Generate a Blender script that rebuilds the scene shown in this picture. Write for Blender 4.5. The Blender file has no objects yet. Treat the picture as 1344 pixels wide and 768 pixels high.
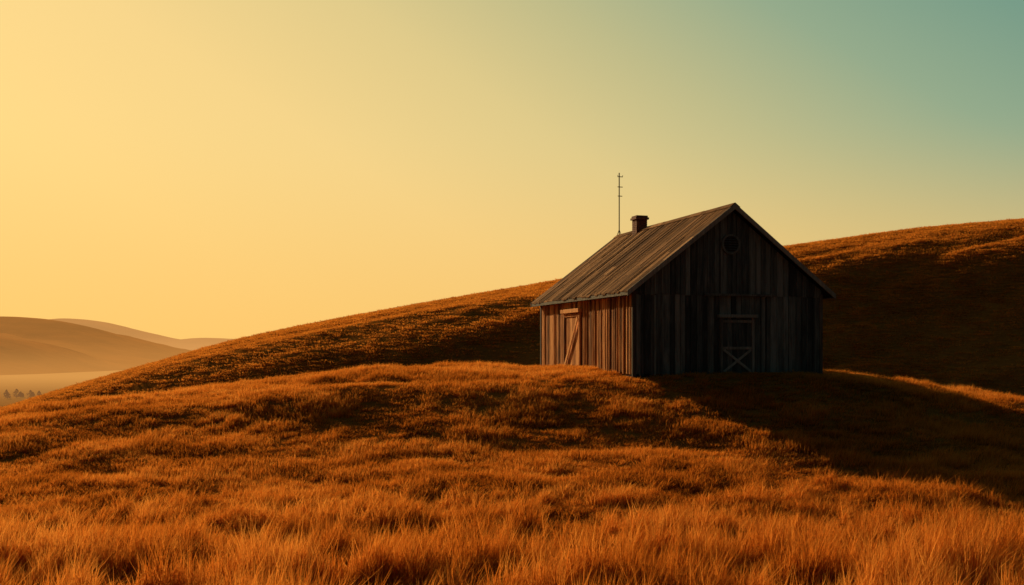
import bpy, math, random
import numpy as np
from mathutils import Vector, Matrix
rng=np.random.default_rng(7); random.seed(7)
scene=bpy.context.scene
scene.view_settings.view_transform='Standard'; scene.view_settings.look='None'
scene.view_settings.exposure=0; scene.view_settings.gamma=1
SUN_AZ=math.radians(34.5); SUN_EL=math.radians(20.5)
def lin(c):
    o=[]
    for v in c:
        v/=255.0
        o.append(v/12.92 if v<=.04045 else ((v+.055)/1.055)**2.4)
    return (*o,1.0)
# ------------------------------------------------------------ noise / maths
TAB=rng.random((256,256))*2-1
def vn(x,y,s=0):
    x=np.asarray(x,float)+s*17.37; y=np.asarray(y,float)+s*9.71
    xi=np.floor(x).astype(int); yi=np.floor(y).astype(int)
    fx=x-xi; fy=y-yi
    fx=fx*fx*fx*(fx*(fx*6-15)+10); fy=fy*fy*fy*(fy*(fy*6-15)+10)
    a=TAB[xi%256,yi%256]; b=TAB[(xi+1)%256,yi%256]; c=TAB[xi%256,(yi+1)%256]; d=TAB[(xi+1)%256,(yi+1)%256]
    return (a*(1-fx)+b*fx)*(1-fy)+(c*(1-fx)+d*fx)*fy
def fbm(x,y,s=0,o=4,g=.5):
    t=0;a=1;f=1
    for i in range(o):
        t=t+a*vn(x*f,y*f,s+i*3.1); a*=g; f*=2.03
    return t
def ci(x,xs,ys):
    xs=np.array(xs,float); ys=np.array(ys,float)
    m=np.gradient(ys,xs)
    x=np.clip(x,xs[0],xs[-1])
    i=np.clip(np.searchsorted(xs,x)-1,0,len(xs)-2)
    h=xs[i+1]-xs[i]; t=(x-xs[i])/h
    return (2*t**3-3*t**2+1)*ys[i]+(t**3-2*t**2+t)*h*m[i]+(-2*t**3+3*t**2)*ys[i+1]+(t**3-t**2)*h*m[i+1]
def ss(a,b,x):
    t=np.clip((x-a)/(b-a),0,1); return t*t*(3-2*t)
def smax(a,b,k):
    h=np.clip(.5+.5*(a-b)/k,0,1); return b*(1-h)+a*h+k*h*(1-h)
def smin(a,b,k): return -smax(-a,-b,k)
# ------------------------------------------------------------ barn frame
TH=math.radians(17.2)
AX,AY,BZ=4.26,35.0,-1.03
W,D=7.66,10.0
def barn_uv(x,y):
    dx=x-AX; dy=y-AY
    return dx*math.cos(TH)+dy*math.sin(TH), -dx*math.sin(TH)+dy*math.cos(TH)
def barn_dist(x,y):
    u,v=barn_uv(x,y)
    du=np.maximum(np.maximum(-u,u-W),0); dv=np.maximum(np.maximum(-v,v-D),0)
    return np.hypot(du,dv)
# ------------------------------------------------------------ terrain
def height(x,y):
    x=np.asarray(x,float); y=np.asarray(y,float)
    V=ci(x,[-2500,-400,-150,-90,-57,-40,-27,0,60,200,3000],[-20,-20,-19,-14,-9.2,-6.4,-5.0,-4.4,-4.6,-5,-8])
    P=ci(y,[-200,0,10,17,21,24,29,32.8,34.6,36.5,46,50,56,62,70,90],
           [0,0,.12,.12,.22,.50,1.25,2.45,3.14,3.37,3.37,3.1,2.2,1.1,.2,0])
    A=ci(x,[-200,-60,-40,-30,-21.6,-12,-5.5,0,10,11.5,14.3,18,24,34,60,200],
           [0,0,.06,.28,.50,.78,.965,1,1,.97,.86,.70,.50,.2,0,0])
    mound=V+P*A
    c=ci(x,[-3000,-400,-150,-90,-56.6,-44.8,-36.4,-30.5,-22.9,-14.5,-6.1,2.4,16,31,44.5,56.6,90,200,500,1500,3000],
           [-20,-20,-18,-12,-7,-3.4,-1.0,.7,2.4,4.0,5.5,6.9,9.3,11.2,13.0,14.1,17,19,12,-8,-15])
    g=np.interp(x,[-50,50],[.13,.225])
    wav=3.6*vn(x/22,y/60,5)+1.8*vn(x/9,y/30,6)
    d=110-y
    drop=np.where(d>0,g*np.abs(d)**2/(np.abs(d)+6),.0008*d*d)
    G=c-np.minimum(drop,60)
    br=np.interp(x,[-50,-20,20,60],[90,90,92,93])
    st=np.interp(x,[0,30],[.72,.62])
    F=(c-g*(110-br)**2/(116-br))-st*(br+wav-y)
    hill=smin(G,F,2.6)
    hn=ss(60,72,y)*(1-ss(92,104,y)*.9)*(1-ss(130,200,y))
    # long shallow terraces that run along the hill's contours
    rt=ss(8,32,x)
    hill=hill+hn*((.42+.50*rt)*fbm((x+.4*y)/24,(y-.20*x)/5.5,11,3)+(.04+.12*rt)*fbm((x+.3*y)/7,(y-.2*x)/1.9,12,3))*ss(-60,-35,x)
    Z=smax(mound,np.maximum(hill,V-3),.9)
    far=ss(125,330,y)
    Z=Z*(1-far)+far*(-20.6+.5*fbm(x/150,y/150,21,3))
    nb=ss(.6,4.5,barn_dist(x,y))
    m=ss(21,26,y)*(1-ss(44,52,y))*nb
    Z=Z+m*(.10*fbm(x/2.8+.3*y,y/2.0,31,3)+.16*vn(x/5,y/2.8,33))
    fgm=(1-ss(22,28,y))*ss(2,8,y)
    Z=Z+fgm*.09*fbm(x/2.2,y/1.5,41,3)
    return Z
def obj_from(name,verts,faces,mat=None,parent=None,smooth=False):
    me=bpy.data.meshes.new(name); me.from_pydata(verts,[],faces); me.update()
    ob=bpy.data.objects.new(name,me); scene.collection.objects.link(ob)
    if mat: me.materials.append(mat)
    if smooth: me.polygons.foreach_set('use_smooth',[True]*len(me.polygons))
    if parent: ob.parent=parent
    return ob
def grid_obj(name,xs,ys,fn,mat):
    X,Y=np.meshgrid(xs,ys); Z=fn(X,Y)
    co=np.stack([X,Y,Z],-1).reshape(-1,3).astype(np.float32)
    nx,ny=len(xs),len(ys)
    i=np.arange((nx-1)*(ny-1)); r=i//(nx-1); q=i%(nx-1); a=r*nx+q
    f=np.stack([a,a+1,a+1+nx,a+nx],-1)
    me=bpy.data.meshes.new(name)
    me.vertices.add(len(co)); me.vertices.foreach_set('co',co.ravel())
    me.loops.add(f.size); me.loops.foreach_set('vertex_index',f.ravel().astype(np.int32))
    me.polygons.add(len(f)); me.polygons.foreach_set('loop_start',(np.arange(len(f))*4).astype(np.int32))
    me.update(calc_edges=True); me.validate()
    me.polygons.foreach_set('use_smooth',np.ones(len(f),bool))
    me.materials.append(mat)
    ob=bpy.data.objects.new(name,me); scene.collection.objects.link(ob); return ob
# ------------------------------------------------------------ material helpers
def newmat(name):
    m=bpy.data.materials.new(name); m.use_nodes=True; nt=m.node_tree; nt.nodes.clear()
    return m,nt,nt.nodes.new('ShaderNodeOutputMaterial')
def N(nt,t,**k):
    n=nt.nodes.new(t)
    for a,b in k.items(): setattr(n,a,b)
    return n
def ramp(nt,stops,interp='LINEAR'):
    r=nt.nodes.new('ShaderNodeValToRGB'); cr=r.color_ramp; cr.interpolation=interp
    while len(cr.elements)<len(stops): cr.elements.new(.5)
    for e,(p,c) in zip(cr.elements,sorted(stops,key=lambda q:q[0])): e.position=p; e.color=c
    return r
def math_(nt,op,a,b=None,c=None,clamp=False):
    n=N(nt,'ShaderNodeMath',operation=op,use_clamp=clamp)
    for i,v in enumerate((a,b,c)):
        if v is None: continue
        if isinstance(v,(int,float)): n.inputs[i].default_value=v
        else: nt.links.new(v,n.inputs[i])
    return n.outputs[0]
def noise(nt,vec,scale,detail=4,rough=.55,sc=None):
    n=N(nt,'ShaderNodeTexNoise'); n.inputs['Scale'].default_value=scale
    n.inputs['Detail'].default_value=detail; n.inputs['Roughness'].default_value=rough
    if sc:
        m=N(nt,'ShaderNodeMapping'); m.inputs['Scale'].default_value=sc; nt.links.new(vec,m.inputs['Vector']); vec=m.outputs[0]
    nt.links.new(vec,n.inputs['Vector']); return n.outputs[0]
def mixc(nt,f,a,b,bt='MIX'):
    n=N(nt,'ShaderNodeMix',data_type='RGBA',blend_type=bt)
    for s,v in ((n.inputs[0],f),(n.inputs[6],a),(n.inputs[7],b)):
        if isinstance(v,(int,float)): s.default_value=v
        elif isinstance(v,tuple): s.default_value=v
        else: nt.links.new(v,s)
    return n.outputs[2]
# ground
def ground_mat():
    m,nt,out=newmat('dry_meadow_ground'); L=nt.links.new
    pos=N(nt,'ShaderNodeNewGeometry').outputs['Position']
    n1=noise(nt,pos,.12,5,.6,(1,1.8,1)); n2=noise(nt,pos,2.2,6,.7,(1,2.2,1)); n3=noise(nt,pos,14,4,.7)
    r=ramp(nt,[(.3,(.18,.072,.016,1)),(.5,(.36,.135,.023,1)),(.72,(.56,.23,.038,1))])
    f=math_(nt,'MULTIPLY_ADD',n2,.6,math_(nt,'MULTIPLY',n1,.4)); L(f,r.inputs[0])
    col=mixc(nt,n3,mixc(nt,.55,r.outputs[0],(.07,.034,.011,1)),r.outputs[0])
    b=N(nt,'ShaderNodeBump'); b.inputs['Strength'].default_value=.6; b.inputs['Distance'].default_value=.12
    L(math_(nt,'ADD',n2,math_(nt,'MULTIPLY',n3,.3)),b.inputs['Height'])
    d=N(nt,'ShaderNodeBsdfDiffuse'); L(col,d.inputs[0]); L(b.outputs[0],d.inputs['Normal'])
    # aerial haze painted onto the far plain as emission, tied to world position
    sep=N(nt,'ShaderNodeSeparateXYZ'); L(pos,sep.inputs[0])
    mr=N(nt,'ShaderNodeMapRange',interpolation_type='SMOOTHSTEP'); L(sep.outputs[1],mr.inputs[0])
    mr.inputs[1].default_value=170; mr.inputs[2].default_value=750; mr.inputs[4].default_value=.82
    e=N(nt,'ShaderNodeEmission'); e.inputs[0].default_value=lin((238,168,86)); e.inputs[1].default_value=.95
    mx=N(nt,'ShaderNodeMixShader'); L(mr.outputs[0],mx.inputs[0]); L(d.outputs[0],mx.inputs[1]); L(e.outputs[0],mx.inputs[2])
    L(mx.outputs[0],out.inputs[0]); return m
def hill_mat(name,base,haze,f,z0,z1,f0):
    m,nt,out=newmat(name); L=nt.links.new
    pos=N(nt,'ShaderNodeNewGeometry').outputs['Position']
    n1=noise(nt,pos,.016,7,.65,(1,1,3))
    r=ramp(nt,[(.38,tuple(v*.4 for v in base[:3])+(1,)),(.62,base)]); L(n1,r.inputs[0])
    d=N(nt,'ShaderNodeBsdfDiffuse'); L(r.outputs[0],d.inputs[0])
    e=N(nt,'ShaderNodeEmission'); e.inputs[0].default_value=haze  # aerial haze painted into the hill as emission, blended by height
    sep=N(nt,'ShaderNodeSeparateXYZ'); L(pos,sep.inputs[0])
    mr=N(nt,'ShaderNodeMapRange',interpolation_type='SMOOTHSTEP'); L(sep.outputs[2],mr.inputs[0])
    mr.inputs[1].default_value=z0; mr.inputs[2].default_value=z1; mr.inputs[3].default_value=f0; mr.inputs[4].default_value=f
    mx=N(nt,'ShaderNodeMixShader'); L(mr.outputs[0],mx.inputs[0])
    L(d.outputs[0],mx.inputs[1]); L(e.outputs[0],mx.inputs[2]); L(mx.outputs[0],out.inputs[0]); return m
def grass_mat(name,low,mid,high,tr=.5):
    m,nt,out=newmat(name); L=nt.links.new
    pos=N(nt,'ShaderNodeNewGeometry').outputs['Position']
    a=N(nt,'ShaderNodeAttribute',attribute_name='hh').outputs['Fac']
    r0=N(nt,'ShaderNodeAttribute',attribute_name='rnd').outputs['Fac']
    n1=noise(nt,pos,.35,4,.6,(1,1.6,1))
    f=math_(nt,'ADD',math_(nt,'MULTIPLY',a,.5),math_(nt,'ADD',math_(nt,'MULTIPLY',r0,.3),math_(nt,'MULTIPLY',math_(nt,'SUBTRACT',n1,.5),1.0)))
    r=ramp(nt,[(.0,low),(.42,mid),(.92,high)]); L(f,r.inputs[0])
    d=N(nt,'ShaderNodeBsdfDiffuse'); t=N(nt,'ShaderNodeBsdfTranslucent')
    L(r.outputs[0],d.inputs[0]); L(r.outputs[0],t.inputs[0])
    mx=N(nt,'ShaderNodeMixShader'); mx.inputs[0].default_value=tr
    L(d.outputs[0],mx.inputs[1]); L(t.outputs[0],mx.inputs[2]); L(mx.outputs[0],out.inputs[0]); return m
def wood_mat(name,dark,mid,light,axis='Z',rough=.9,spec=.08):
    m,nt,out=newmat(name); L=nt.links.new
    tc=N(nt,'ShaderNodeTexCoord').outputs['Object']
    rd=N(nt,'ShaderNodeAttribute',attribute_name='rnd').outputs['Fac']
    off=N(nt,'ShaderNodeVectorMath',operation='ADD'); L(tc,off.inputs[0])
    cb=N(nt,'ShaderNodeCombineXYZ'); L(math_(nt,'MULTIPLY',rd,37.),cb.inputs[0]); L(math_(nt,'MULTIPLY',rd,19.),cb.inputs[1]); L(math_(nt,'MULTIPLY',rd,53.),cb.inputs[2])
    L(cb.outputs[0],off.inputs[1]); v=off.outputs[0]
    sc={'Z':(1,1,.06),'S':(.07,1,.07)}[axis]
    g1=noise(nt,v,17,6,.7,sc); g2=noise(nt,v,2.2,5,.65,(1,1,.3))
    f=math_(nt,'ADD',math_(nt,'MULTIPLY',g1,.60),math_(nt,'ADD',math_(nt,'MULTIPLY',g2,.45),math_(nt,'MULTIPLY',math_(nt,'SUBTRACT',rd,.62),.34)))
    r=ramp(nt,[(.32,dark),(.50,mid),(.68,light)]); L(f,r.inputs[0])
    b=N(nt,'ShaderNodeBump'); b.inputs['Strength'].default_value=.8; b.inputs['Distance'].default_value=.03; L(g1,b.inputs['Height'])
    p=N(nt,'ShaderNodeBsdfPrincipled'); L(r.outputs[0],p.inputs['Base Color']); p.inputs['Roughness'].default_value=rough
    p.inputs['Specular IOR Level'].default_value=spec
    L(b.outputs[0],p.inputs['Normal']); L(p.outputs[0],out.inputs[0]); return m
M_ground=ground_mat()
M_wall=wood_mat('weathered_board_shade',(.028,.034,.033,1),(.078,.092,.087,1),(.165,.185,.170,1))  # same wood as the sides, with the front's cool shade put into its colour
M_trim=wood_mat('weathered_trim',(.05,.045,.038,1),(.11,.10,.085,1),(.20,.175,.14,1))
M_roof=wood_mat('weathered_roof_board',(.085,.044,.022,1),(.225,.120,.057,1),(.40,.23,.115,1),'S',spec=.03)
M_dark=wood_mat('dark_inner_wood',(.01,.008,.006,1),(.018,.013,.009,1),(.03,.02,.015,1))
M_side=wood_mat('weathered_board_sunlit',(.11,.042,.013,1),(.50,.215,.065,1),(.80,.42,.16,1))  # same wood, with the left wall's warm sunlight put into its colour
def brick_mat():
    m,nt,out=newmat('chimney_brick'); L=nt.links.new
    tc=N(nt,'ShaderNodeTexCoord').outputs['Object']
    n=noise(nt,tc,9,4,.6); r=ramp(nt,[(.3,(.09,.03,.018,1)),(.7,(.2,.075,.04,1))]); L(n,r.inputs[0])
    p=N(nt,'ShaderNodeBsdfPrincipled'); p.inputs['Roughness'].default_value=.9; L(r.outputs[0],p.inputs['Base Color']); L(p.outputs[0],out.inputs[0]); return m
M_brick=brick_mat()
def metal_mat():
    m,nt,out=newmat('dull_iron'); L=nt.links.new
    tc=N(nt,'ShaderNodeTexCoord').outputs['Object']
    n=noise(nt,tc,12,3,.6); r=ramp(nt,[(.3,(.03,.022,.018,1)),(.7,(.08,.05,.035,1))]); L(n,r.inputs[0])
    p=N(nt,'ShaderNodeBsdfPrincipled'); p.inputs['Roughness'].default_value=.6; p.inputs['Metallic'].default_value=.5
    L(r.outputs[0],p.inputs['Base Color']); L(p.outputs[0],out.inputs[0]); return m
M_iron=metal_mat()
# ------------------------------------------------------------ ground sheet
def axis(parts,end):
    a=[]
    for s,e,st in parts: a+=list(np.arange(s,e,st))
    x=parts[-1][1]; st=parts[-1][2]
    while x<end: a.append(x); st*=1.14; x+=st
    a.append(end); return a
xp=axis([(0,30,.2),(30,75,.4)],6000)
xs=np.array([-v for v in xp[::-1]][:-1]+xp)
yneg=axis([(0,10,1.5)],600)
yp=axis([(0,12,.6),(12,50,.17),(50,116,.3)],8000)
ys=np.array([-v for v in yneg[::-1]][:-1]+yp)
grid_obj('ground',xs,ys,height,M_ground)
# ------------------------------------------------------------ distant hills
F=1306.7
def ridge(name,Yd,pts,halfw,mat,seed,rise_noise):
    px=np.array([p[0] for p in pts],float); py=np.array([p[1] for p in pts],float)
    X=(px-672)/F*Yd; Z=(457-py)/F*Yd
    base=-23.
    def fn(x,y):
        c=ci(x,X,Z)
        t=np.clip(np.abs(y-Yd)/halfw,0,1); q=.5+.5*np.cos(t*math.pi)
        n=fbm(x/(halfw*.42)+y/(halfw*.9),y/(halfw*.6),seed,5)*rise_noise*(c-base)*np.sin(np.clip(t,0,1)*math.pi)
        return base+(c-base)*q+n
    grid_obj(name,np.linspace(X[0],X[-1],260),np.linspace(Yd-halfw,Yd+halfw,140),fn,mat)
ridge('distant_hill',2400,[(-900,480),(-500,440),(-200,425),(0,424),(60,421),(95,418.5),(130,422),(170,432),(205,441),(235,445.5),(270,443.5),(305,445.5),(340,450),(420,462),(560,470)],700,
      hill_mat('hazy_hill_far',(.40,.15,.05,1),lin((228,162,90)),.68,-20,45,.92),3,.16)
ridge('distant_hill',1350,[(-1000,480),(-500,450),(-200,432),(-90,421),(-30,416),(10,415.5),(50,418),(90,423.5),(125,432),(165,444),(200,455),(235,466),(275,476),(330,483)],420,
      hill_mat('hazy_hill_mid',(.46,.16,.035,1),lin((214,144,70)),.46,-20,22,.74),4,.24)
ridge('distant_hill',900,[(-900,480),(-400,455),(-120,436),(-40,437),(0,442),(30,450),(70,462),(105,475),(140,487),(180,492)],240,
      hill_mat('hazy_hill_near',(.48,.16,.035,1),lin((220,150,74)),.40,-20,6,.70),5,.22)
# ------------------------------------------------------------ distant row of trees
def trees():
    V=[];Fc=[]
    def quad(c,s):
        n=Vector((random.uniform(-1,1),random.uniform(-1,1),random.uniform(-.6,1))).normalized()
        t=n.orthogonal().normalized(); b=n.cross(t); i=len(V)
        for a,d in ((-1,-1),(1,-1),(1,1),(-1,1)): V.append(tuple(c+t*a*s+b*d*s*.7))
        Fc.append((i,i+1,i+2,i+3))
    for k in range(46):
        x=random.uniform(-262,-196) if k<40 else random.uniform(-300,-255)
        y=random.uniform(395,425); z=float(height(x,y)); h=random.uniform(1.6,3.8)
        i=len(V); r=.14
        for zz,rr in ((0,r),(h*.8,r*.3)):
            for a in range(5): V.append((x+rr*math.cos(a*1.257),y+rr*math.sin(a*1.257),z+zz))
        for a in range(5): Fc.append((i+a,i+(a+1)%5,i+5+(a+1)%5,i+5+a))
        wd=h*random.uniform(.25,.55)
        for q in range(170):
            t=random.random()**.8; rr=wd*math.sin(math.pi*min(1,(t*.85+.15)))**.7*random.uniform(.3,1.1)*(1.15-t*.6); a=random.uniform(0,6.283)
            quad(Vector((x+rr*math.cos(a),y+rr*math.sin(a),z+h*(.06+.94*t))),random.uniform(.10,.24))
    m,nt,out=newmat('tree_foliage'); L=nt.links.new
    pos=N(nt,'ShaderNodeNewGeometry').outputs['Position']; n=noise(nt,pos,.6,3)
    r=ramp(nt,[(.3,(.04,.035,.012,1)),(.7,(.10,.07,.025,1))]); L(n,r.inputs[0])
    d=N(nt,'ShaderNodeBsdfDiffuse'); L(r.outputs[0],d.inputs[0])
    e=N(nt,'ShaderNodeEmission'); e.inputs[0].default_value=lin((205,140,80)); mx=N(nt,'ShaderNodeMixShader'); mx.inputs[0].default_value=.34  # even glow mixed into the foliage stands in for distance haze
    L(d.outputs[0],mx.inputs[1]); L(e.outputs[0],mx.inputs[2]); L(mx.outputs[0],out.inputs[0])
    obj_from('distant_tree_row',V,Fc,m)
trees()
# ------------------------------------------------------------ barn
barn=bpy.data.objects.new('wooden_barn',None); scene.collection.objects.link(barn)
barn.location=(AX,AY,BZ); barn.rotation_euler=(0,0,TH)
class MB:
    def __init__(s): s.v=[];s.f=[];s.r=[]
    def prism(s,poly0,poly1,r=None):
        r=random.random() if r is None else r
        n=len(poly0); i=len(s.v); s.v+=[tuple(p) for p in poly0]+[tuple(p) for p in poly1]; s.r+=[r]*(2*n)
        s.f.append(tuple(range(i+n-1,i-1,-1))); s.f.append(tuple(range(i+n,i+2*n)))
        for k in range(n): s.f.append((i+k,i+(k+1)%n,i+n+(k+1)%n,i+n+k))
    def box(s,a,b,r=None):
        x0,y0,z0=a;x1,y1,z1=b
        s.prism([(x0,y0,z0),(x1,y0,z0),(x1,y1,z0),(x0,y1,z0)],[(x0,y0,z1),(x1,y0,z1),(x1,y1,z1),(x0,y1,z1)],r)
    def beam(s,p,q,w,t,nrm,r=None):
        p=Vector(p);q=Vector(q);n=Vector(nrm).normalized();d=(q-p).normalized();sd=d.cross(n).normalized()*w/2; n=n*t
        s.prism([p-sd,p+sd,p+sd+n,p-sd+n],[q-sd,q+sd,q+sd+n,q-sd+n],r)
    def done(s,name,mat,bev=.006):
        ob=obj_from(name,s.v,s.f,mat,barn)
        at=ob.data.attributes.new('rnd','FLOAT','POINT'); at.data.foreach_set('value',s.r)
        import bmesh
        bm=bmesh.new(); bm.from_mesh(ob.data); bmesh.ops.recalc_face_normals(bm,faces=bm.faces); bm.to_mesh(ob.data); bm.free()
        if bev:
            md=ob.modifiers.new('bevel','BEVEL'); md.width=bev; md.segments=1; md.limit_method='ANGLE'
        return ob
RISE=3.17/4.18; EAVE=3.05; OV=.35; RIDGE=EAVE+3.17
def roofz(u,off=0):
    return EAVE+(u+OV)*RISE+off if u<=W/2 else EAVE+(W+OV-u)*RISE+off
TK=.13
c=MB()
def wz(u): return roofz(u)-TK-.03
c.prism([(.06,.06,-.3),(W-.06,.06,-.3),(W-.06,.06,wz(W-.06)),(W/2,.06,wz(W/2)),(.06,.06,wz(.06))],
        [(.06,D-.06,-.3),(W-.06,D-.06,-.3),(W-.06,D-.06,wz(W-.06)),(W/2,D-.06,wz(W/2)),(.06,D-.06,wz(.06))])
c.done('inner_wall',M_dark,0)
BELT=2.98
def gable(y0,sgn,name):
    b=MB(); u=.02; widths=[]
    while u<W-.03:
        w=min(random.choice([.17,.2,.22,.25,.28,.31]),W-.02-u)
        if W-.02-(u+w)<.1: w=W-.02-u
        widths.append((u,w)); u+=w
    def top(q): return wz(q)-.002
    for u,w in widths:
        g=.010; t=random.uniform(.0,.026); a=u+g; e=u+w-g
        ya=y0-sgn*t; y1=y0+sgn*.058
        b.box((a,min(ya,y1),.05+random.uniform(0,.07)),(e,max(ya,y1),BELT),None)
        ya=y0-sgn*random.uniform(.028,.044)
        lo=BELT-random.uniform(.03,.07)
        pts=[(a,lo),(e,lo),(e,top(e))]
        if a<W/2<e: pts.append((W/2,top(W/2)))
        pts.append((a,top(a)))
        b.prism([(q,ya,z) for q,z in pts],[(q,y1,z) for q,z in pts])
    for k,(u,w) in enumerate(widths[1:]):
        if random.random()<.62:
            hw=random.uniform(.022,.034)
            if not (3.2<u<4.95): b.box((u-hw,min(y0-sgn*.045,y0-sgn*.002),.06),(u+hw,max(y0-sgn*.045,y0-sgn*.002),BELT-.08),None)
            zt=min(wz(u-hw),wz(u+hw))-.01
            b.box((u-hw,min(y0-sgn*.064,y0-sgn*.012),BELT-.03),(u+hw,max(y0-sgn*.064,y0-sgn*.012),zt),None)
    b.done(name,M_wall,.004)
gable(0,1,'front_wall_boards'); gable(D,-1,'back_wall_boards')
def side(x0,sgn,name):
    b=MB(); v=.03
    while v<D-.04:
        w=min(random.choice([.15,.18,.2,.23,.26]),D-.03-v)
        if D-.03-(v+w)<.09: w=D-.03-v
        t=random.uniform(0,.03); xo=x0-sgn*t; xi=x0+sgn*.058
        b.box((min(xo,xi),v+.012,.07+random.uniform(0,.10)),(max(xo,xi),v+w-.012,EAVE+.06),None)
        if random.random()<.35:
            xa=x0-sgn*.05; xb=x0-sgn*.001
            b.box((min(xa,xb),v-.025,.1),(max(xa,xb),v+.025,EAVE+.05),None)
        v+=w
    b.done(name,M_side,.004)
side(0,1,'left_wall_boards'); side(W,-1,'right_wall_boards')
t=MB()
for u,v in ((-.035,-.05),(W-.105,-.05),(-.035,D-.1),(W-.105,D-.1)):
    t.box((u,v,.0),(u+.14,v+.14,EAVE-.02))
t.box((-.066,.11,EAVE-.16),(-.053,D-.11,EAVE-.03))
t.done('trim_boards',M_trim)
s=MB(); s.box((-.03,-.03,-.6),(W+.03,D+.03,.055)); s.done('sill_beam',M_dark,.01)
# roof
r=MB()
ca=1/math.hypot(1,RISE); nl=Vector((-RISE*ca,0,ca)); nr=Vector((RISE*ca,0,ca))
def slope(side):
    n=nl if side<0 else nr
    e=Vector((-OV,0,EAVE)) if side<0 else Vector((W+OV,0,EAVE)); rd=Vector((W/2,0,RIDGE))
    a=r
    dk.prism([(e.x,-OV+.02,e.z-TK*1.1),(W/2,-OV+.02,RIDGE-TK*1.1),(W/2,-OV+.02,RIDGE-.05),(e.x,-OV+.02,e.z-.05)],
             [(e.x,D+OV-.02,e.z-TK*1.1),(W/2,D+OV-.02,RIDGE-TK*1.1),(W/2,D+OV-.02,RIDGE-.05),(e.x,D+OV-.02,e.z-.05)])
    v=-OV
    while v<D+OV-.01:
        w=min(random.uniform(.2,.34),D+OV-v)
        if D+OV-(v+w)<.12: w=D+OV-v
        d=(e-rd).normalized(); slen=(e-rd).length
        # each run is one to three boards, lapped down the slope
        cuts=[0]+sorted(random.uniform(.25,.8)*slen for _ in range(random.choice([0,1,1,2])))+[slen+random.uniform(-.03,.06)]
        for ii in range(len(cuts)-1):
            lift=random.uniform(-.004,.014); r0=random.random()
            p=rd+d*(cuts[ii]+.004*(ii>0))+n*lift; q=rd+d*cuts[ii+1]+n*lift
            dz=-.048
            a.prism([(p.x,v+.006,p.z+dz),(q.x,v+.006,q.z+dz),(q.x,v+.006,q.z),(p.x,v+.006,p.z)],
                    [(p.x,v+w-.006,p.z+dz),(q.x,v+w-.006,q.z+dz),(q.x,v+w-.006,q.z),(p.x,v+w-.006,p.z)],r0)
        p2=rd+n*.018; q2=e+n*.018
        hw=.02
        if v>-.2 and random.random()<.35:
            a.prism([(p2.x,v-hw,p2.z),(q2.x,v-hw,q2.z),(q2.x,v-hw,q2.z+.018),(p2.x,v-hw,p2.z+.018)],
                [(p2.x,v+hw,p2.z),(q2.x,v+hw,q2.z),(q2.x,v+hw,q2.z+.018),(p2.x,v+hw,p2.z+.018)],random.random())
        v+=w
dk=MB(); slope(-1); slope(1)
dk.done('roof_deck',M_dark,0); r.done('roof_boards',M_roof,.004)
k=MB(); v=-OV-.02
while v<D+OV:
    w=min(1.15,D+OV+.02-v); h=random.uniform(.035,.06)
    for sg in (-1,1):
        k.prism([(W/2,v,RIDGE+h),(W/2+sg*.2,v,RIDGE+h-.2*RISE),(W/2+sg*.2,v,RIDGE+h-.2*RISE-.025),(W/2,v,RIDGE+h-.025)],
                [(W/2,v+w-.02,RIDGE+h),(W/2+sg*.2,v+w-.02,RIDGE+h-.2*RISE),(W/2+sg*.2,v+w-.02,RIDGE+h-.2*RISE-.025),(W/2,v+w-.02,RIDGE+h-.025)])
    v+=w
k.done('ridge_cap',M_roof,.004)
f=MB()
for y0,y1 in ((-OV-.03,-OV+.015),(D+OV-.015,D+OV+.03)):
    for sg in (-1,1):
        ex=W/2+sg*(W/2+OV+.03); ez=EAVE-.03*RISE
        f.prism([(ex,y0,ez-.19),(W/2,y0,RIDGE-.19),(W/2,y0,RIDGE+.012),(ex,y0,ez+.012)],
                [(ex,y1,ez-.19),(W/2,y1,RIDGE-.19),(W/2,y1,RIDGE+.012),(ex,y1,ez+.012)],.75)
for x0,x1 in ((-OV-.012,-OV+.012),(W+OV-.012,W+OV+.012)):
    f.box((x0,-OV+.02,EAVE-.17),(x1,D+OV-.02,EAVE-.055),.6)
M_fascia=wood_mat('fascia_wood',(.07,.07,.06,1),(.16,.16,.14,1),(.26,.25,.21,1))
f.done('fascia_boards',M_fascia)
# front door
d=MB(); u0,u1=3.385,4.76; H=2.13; y=-.05
u=u0+.09
while u<u1-.1:
    w=min(.2,u1-.09-u); d.box((u+.005,y-.03+random.uniform(0,.01),.04),(u+w-.005,y+.02,H-.03),random.uniform(.1,.6)); u+=w
d.done('front_door_boards',M_wall,.004)
M_door=wood_mat('door_frame_wood',(.06,.065,.06,1),(.135,.145,.13,1),(.24,.25,.22,1))
d=MB()
d.box((u0,-.12,.0),(u0+.09,-.03,H)); d.box((u1-.09,-.12,.0),(u1,-.03,H))
d.box((u0-.1,-.22,H+.002),(u1+.1,-.03,H+.12))
for z in (.06,.98,1.95): d.box((u0+.095,-.115,z),(u1-.095,-.082,z+.1))
d.beam((u0+.13,-.083,.17),(u1-.13,-.083,.97),.09,.028,(0,-1,0),.9); d.beam((u0+.13,-.086,.97),(u1-.13,-.086,.17),.09,.034,(0,-1,0),.9)
d.box((2.72,-.17,BELT-.07),(5.62,-.078,BELT+.02),.2)
for q in (2.9,5.4): d.box((q,-.19,BELT-.13),(q+.06,-.172,BELT+.04),.1)
d.done('front_door_frame',M_door)
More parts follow.
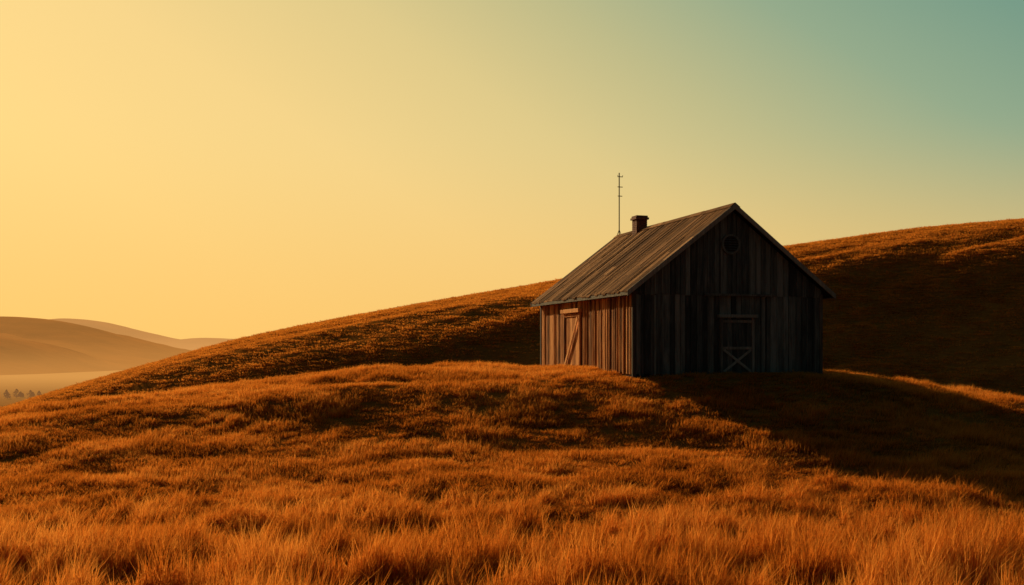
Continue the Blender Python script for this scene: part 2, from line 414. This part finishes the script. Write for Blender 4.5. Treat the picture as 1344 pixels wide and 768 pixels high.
# side door
d=MB(); v0,v1=4.95,6.78; H=2.5
v=v0+.1
while v<v1-.12:
    w=min(.21,v1-.1-v); d.box((-.075+random.uniform(0,.01),v+.005,.1),(-.03,v+w-.005,H-.08)); v+=w
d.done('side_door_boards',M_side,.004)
d=MB()
d.box((-.12,v0,.08),(-.05,v0+.1,H-.07)); d.box((-.12,v1-.1,.08),(-.05,v1,H-.07))
d.box((-.22,v0-.12,H-.04),(-.048,v1+.12,H+.12),.95); d.box((-.115,v0+.105,.1),(-.08,v1-.105,.22)); d.box((-.115,v0+.105,H-.2),(-.08,v1-.105,H-.08))
d.beam((-.118,v0+.16,H-.24),(-.118,v1-.16,.24),.15,.04,(-1,0,0),.95)
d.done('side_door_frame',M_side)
# round louvred vent
vt=MB(); cu,cz,R=W/2-.02,4.79,.37; n=28
disk=[(cu+(R-.03)*math.cos(i*2*math.pi/n),cz+(R-.03)*math.sin(i*2*math.pi/n)) for i in range(n)]
vd=MB(); vd.prism([(a,-.072,b) for a,b in disk],[(a,-.03,b) for a,b in disk]); vd.done('vent_opening',M_dark,0)
for i in range(n):
    a0,a1=i*2*math.pi/n,(i+1)*2*math.pi/n
    P=lambda a,rr,yy:(cu+rr*math.cos(a),yy,cz+rr*math.sin(a))
    vt.prism([P(a0,R,-.12),P(a1,R,-.12),P(a1,R-.07,-.12),P(a0,R-.07,-.12)],[P(a0,R,-.03),P(a1,R,-.03),P(a1,R-.07,-.03),P(a0,R-.07,-.03)],.6)
for i in range(7):
    z=cz-.27+i*.09; hw=math.sqrt(max(.001,(R-.07)**2-(z-cz)**2))
    vt.prism([(cu-hw,-.112,z-.02),(cu-hw,-.102,z-.03),(cu-hw,-.076,z+.01),(cu-hw,-.086,z+.02)],[(cu+hw,-.112,z-.02),(cu+hw,-.102,z-.03),(cu+hw,-.076,z+.01),(cu+hw,-.086,z+.02)],.1)
vt.done('round_vent',M_wall,0)
# chimney
cm=MB(); cx,cy=W/2-.05,7.75; zb=5.3
z=zb; row=0
while z<6.62:
    for i in range(2):
        for j in range(2):
            o=(.03 if row%2 else -.03)
            xa=(cx-.25,cx+o-.004) if i==0 else (cx+o+.004,cx+.25)
            ya=(cy-.25,cy-o-.004) if j==0 else (cy-o+.004,cy+.25)
            cm.box((xa[0],ya[0],z+.004),(xa[1],ya[1],z+.078))
    z+=.082; row+=1
cm.box((cx-.235,cy-.235,zb),(cx+.235,cy+.235,6.62)); 
cm.box((cx-.31,cy-.31,6.63),(cx+.31,cy+.31,6.72)); cm.box((cx-.27,cy-.27,6.722),(cx+.27,cy+.27,6.80))
cm.done('chimney',M_brick,.006)
an=MB()
def cyl(p,q,rad):
    p=Vector(p);q=Vector(q);dd=(q-p).normalized();a=dd.orthogonal().normalized();b=dd.cross(a)
    an.prism([p+(a*math.cos(i*math.pi/4)+b*math.sin(i*math.pi/4))*rad for i in range(8)],[q+(a*math.cos(i*math.pi/4)+b*math.sin(i*math.pi/4))*rad for i in range(8)])
ax,ay=W/2+.02,10.15
cyl((ax,ay,6.1),(ax,ay,9.1),.026)
for z,l,rr in ((8.92,.17,.018),(8.45,.17,.018),(8.03,.15,.018)): cyl((ax-l*.5,ay,z),(ax+l,ay,z),rr)
cyl((ax-.07,ay,8.92),(ax-.07,ay,9.0),.012); cyl((ax+.17,ay,8.92),(ax+.17,ay,9.0),.012)
cyl((ax,ay,6.5),(ax+.14,ay,RIDGE-.1),.014); cyl((ax,ay,6.5),(ax-.14,ay,RIDGE-.1),.014)
an.done('antenna',M_iron,0)
# ------------------------------------------------------------ grass
def tuft(name,nb,rad,hmin,hmax,wd,lean,mat,seed,curve=.35):
    g=np.random.default_rng(seed)
    a=g.random(nb)*6.283; rr=rad*np.sqrt(g.random(nb)); bx=rr*np.cos(a); by=rr*np.sin(a)
    h=g.uniform(hmin,hmax,nb)*(1-.45*(rr/rad)**2); w=wd*g.uniform(.6,1.3,nb)
    la=g.random(nb)*6.283; ll=g.random(nb)*curve*h
    dx=np.cos(la)*ll+bx*.35+lean[0]*h; dy=np.sin(la)*ll+by*.35+lean[1]*h
    fa=g.random(nb)*3.1416; wx=np.cos(fa)*w/2; wy=np.sin(fa)*w/2
    co=np.zeros((nb,5,3))
    co[:,0]=np.stack([bx-wx,by-wy,-.05+0*h],-1); co[:,1]=np.stack([bx+wx,by+wy,-.05+0*h],-1)
    mx=bx+dx*.3; my=by+dy*.3
    co[:,2]=np.stack([mx+wx*.8,my+wy*.8,h*.58],-1); co[:,3]=np.stack([mx-wx*.8,my-wy*.8,h*.58],-1)
    co[:,4]=np.stack([bx+dx,by+dy,h*.98],-1)
    v=co.reshape(-1,3); fs=[]
    for i in range(nb):
        k=i*5; fs.append((k,k+1,k+2,k+3)); fs.append((k+3,k+2,k+4))
    me=bpy.data.meshes.new(name); me.from_pydata(v.tolist(),[],fs); me.update(); me.materials.append(mat)
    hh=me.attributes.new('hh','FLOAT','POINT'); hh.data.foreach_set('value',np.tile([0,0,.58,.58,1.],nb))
    rn=me.attributes.new('rnd','FLOAT','POINT'); rn.data.foreach_set('value',np.repeat(g.random(nb),5))
    return bpy.data.objects.new(name,me)
def scatter(name,pts,scl,rot,tufts,mat):
    col=bpy.data.collections.new(name+'_tufts')
    for o in tufts: col.objects.link(o)
    me=bpy.data.meshes.new(name); me.vertices.add(len(pts)); me.vertices.foreach_set('co',pts.astype(np.float32).ravel())
    a=me.attributes.new('scl','FLOAT_VECTOR','POINT'); a.data.foreach_set('vector',scl.astype(np.float32).ravel())
    a=me.attributes.new('rot','FLOAT_VECTOR','POINT'); a.data.foreach_set('vector',rot.astype(np.float32).ravel())
    me.update(); ob=bpy.data.objects.new(name,me); scene.collection.objects.link(ob)
    ng=bpy.data.node_groups.new(name+'_gn','GeometryNodeTree')
    ng.interface.new_socket('Geometry',in_out='INPUT',socket_type='NodeSocketGeometry'); ng.interface.new_socket('Geometry',in_out='OUTPUT',socket_type='NodeSocketGeometry')
    gi=ng.nodes.new('NodeGroupInput'); go=ng.nodes.new('NodeGroupOutput')
    m2p=ng.nodes.new('GeometryNodeMeshToPoints'); ip=ng.nodes.new('GeometryNodeInstanceOnPoints'); cinf=ng.nodes.new('GeometryNodeCollectionInfo')
    cinf.inputs['Collection'].default_value=col; cinf.inputs['Separate Children'].default_value=True; cinf.inputs['Reset Children'].default_value=True
    ip.inputs['Pick Instance'].default_value=True
    def na(n):
        q=ng.nodes.new('GeometryNodeInputNamedAttribute'); q.data_type='FLOAT_VECTOR'; q.inputs['Name'].default_value=n; return q.outputs[0]
    L=ng.links.new
    L(gi.outputs[0],m2p.inputs['Mesh']); L(m2p.outputs[0],ip.inputs['Points']); L(cinf.outputs[0],ip.inputs['Instance'])
    L(na('scl'),ip.inputs['Scale']); L(na('rot'),ip.inputs['Rotation']); L(ip.outputs[0],go.inputs[0])
    md=ob.modifiers.new('scatter','NODES'); md.node_group=ng; return ob
def field(n,y0,y1,k,power,seed,margin=4):
    g=np.random.default_rng(seed)
    y=y0+(y1-y0)*g.random(n)**power
    x=(g.random(n)*2-1)*(k*y+margin)
    return x,y,g
GA=grass_mat('dry_grass',(.085,.026,.005,1),(.63,.190,.021,1),(.95,.455,.09,1),.58)
# foreground tall grass: clumps with gaps between them
x,y,g=field(11500,13,26,.56,1.0,101)
cl=ss(-.40,.50,fbm(x/1.2,y/.9,51,3))
keep=(g.random(len(x))<(1-ss(22.5,26,y))*(.16+.84*cl))
x,y,cl=x[keep],y[keep],cl[keep]; n=len(x)
hs=(.38+.82*cl)*(1-.5*ss(17,25,y))
scl=np.stack([.9+.3*g.random(n),.9+.3*g.random(n),hs*g.uniform(.65,1.35,n)],-1)
rot=np.stack([g.normal(0,.12,n),g.normal(0,.12,n),g.normal(0,.6,n)],-1)
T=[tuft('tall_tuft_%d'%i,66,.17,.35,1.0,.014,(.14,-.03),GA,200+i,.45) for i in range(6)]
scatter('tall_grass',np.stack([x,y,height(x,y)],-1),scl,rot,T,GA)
# mound grass
x,y,g=field(47000,15,60,.60,.95,102)
bd=barn_dist(x,y); keep=(bd>.12)
x,y=x[keep],y[keep]; n=len(x)
cl=ss(-.6,.7,fbm(x/1.7,y/1.15,61,3))
hs=(.38+.70*cl)*(.5+.5*ss(.3,3,barn_dist(x,y)))
scl=np.stack([.9+.4*g.random(n),.9+.4*g.random(n),hs*g.uniform(.8,1.2,n)],-1)
rot=np.stack([g.normal(0,.08,n),g.normal(0,.08,n),g.normal(0,.6,n)],-1)
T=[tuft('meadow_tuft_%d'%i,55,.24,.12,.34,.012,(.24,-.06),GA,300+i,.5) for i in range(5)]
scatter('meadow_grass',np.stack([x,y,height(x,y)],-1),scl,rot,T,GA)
# hillside grass
GH=grass_mat('hillside_grass',(.17,.064,.015,1),(.66,.225,.029,1),(.95,.43,.07,1),.60)
x,y,g=field(62000,60,118,.62,.8,103,8)
keep=(g.random(len(x))<np.maximum(.35+.65*ss(-.5,.6,fbm((x+.4*y)/20,(y-.16*x)/4,71,3)),ss(88,98,y)))
x,y=x[keep],y[keep]; n=len(x)
scl=np.stack([1+.8*g.random(n),1+.8*g.random(n),g.uniform(.38,.75,n)],-1)
rot=np.stack([g.normal(0,.08,n),g.normal(0,.08,n),g.normal(0,.6,n)],-1)
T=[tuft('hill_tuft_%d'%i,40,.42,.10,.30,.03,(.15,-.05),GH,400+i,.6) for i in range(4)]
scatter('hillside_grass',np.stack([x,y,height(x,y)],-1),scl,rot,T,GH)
# ------------------------------------------------------------ world
w=bpy.data.worlds.new('World'); scene.world=w; w.use_nodes=True; nt=w.node_tree; nt.nodes.clear(); L=nt.links.new
tc=N(nt,'ShaderNodeTexCoord').outputs['Generated']; sp=N(nt,'ShaderNodeSeparateXYZ'); L(tc,sp.inputs[0])
sx,sy,sz=sp.outputs
s=math_(nt,'ADD',math_(nt,'MULTIPLY',sx,.75),math_(nt,'MULTIPLY',sz,1.2))
s01=math_(nt,'MULTIPLY_ADD',s,1/1.6,.5/1.6)
def S(v): return (v+.5)/1.6
rp=ramp(nt,[(S(-.45),lin((255,209,118))),(S(-.1),lin((254,215,131))),(S(.1),lin((247,213,137))),(S(.28),lin((226,204,138))),(S(.42),lin((194,189,137))),(S(.56),lin((150,172,140))),(S(.72),lin((108,152,136))),(S(.90),lin((26,42,48)))])
L(s01,rp.inputs[0])
hz=N(nt,'ShaderNodeMapRange',interpolation_type='SMOOTHSTEP'); L(sz,hz.inputs[0]); hz.inputs[1].default_value=-.02; hz.inputs[2].default_value=.22; hz.inputs[3].default_value=.7; hz.inputs[4].default_value=0
c1=mixc(nt,hz.outputs[0],rp.outputs[0],lin((249,191,98)))
bk=N(nt,'ShaderNodeMapRange',interpolation_type='SMOOTHSTEP'); L(sy,bk.inputs[0]); bk.inputs[1].default_value=.1; bk.inputs[2].default_value=.8
c2=mixc(nt,bk.outputs[0],lin((44,64,66)),c1)
sky=N(nt,'ShaderNodeTexSky',sky_type='NISHITA'); sky.sun_disc=False; sky.sun_elevation=SUN_EL; sky.sun_rotation=-SUN_AZ; sky.dust_density=1
sk=mixc(nt,1.,sky.outputs[0],(.08,.065,.045,1),'MULTIPLY')
c3=mixc(nt,.04,c2,sk)
bg=N(nt,'ShaderNodeBackground'); L(c3,bg.inputs[0]); bg.inputs[1].default_value=1.0
wo=N(nt,'ShaderNodeOutputWorld'); L(bg.outputs[0],wo.inputs[0])
# ------------------------------------------------------------ sun
sd=bpy.data.lights.new('sun','SUN'); sd.energy=5; sd.angle=math.radians(.5); sd.color=(1,.68,.34)
so=bpy.data.objects.new('sun',sd); scene.collection.objects.link(so)
to=Vector((-math.sin(SUN_AZ)*math.cos(SUN_EL),math.cos(SUN_AZ)*math.cos(SUN_EL),math.sin(SUN_EL)))
so.rotation_euler=to.to_track_quat('Z','Y').to_euler(); so.location=to*50
# ------------------------------------------------------------ camera
cd=bpy.data.cameras.new('camera'); co=bpy.data.objects.new('camera',cd); scene.collection.objects.link(co)
cd.lens=35; cd.sensor_width=36; cd.clip_end=12000; cd.clip_start=.1; cd.shift_y=73/1344
co.location=(0,0,0); co.rotation_euler=(math.radians(90),0,0)
scene.camera=co
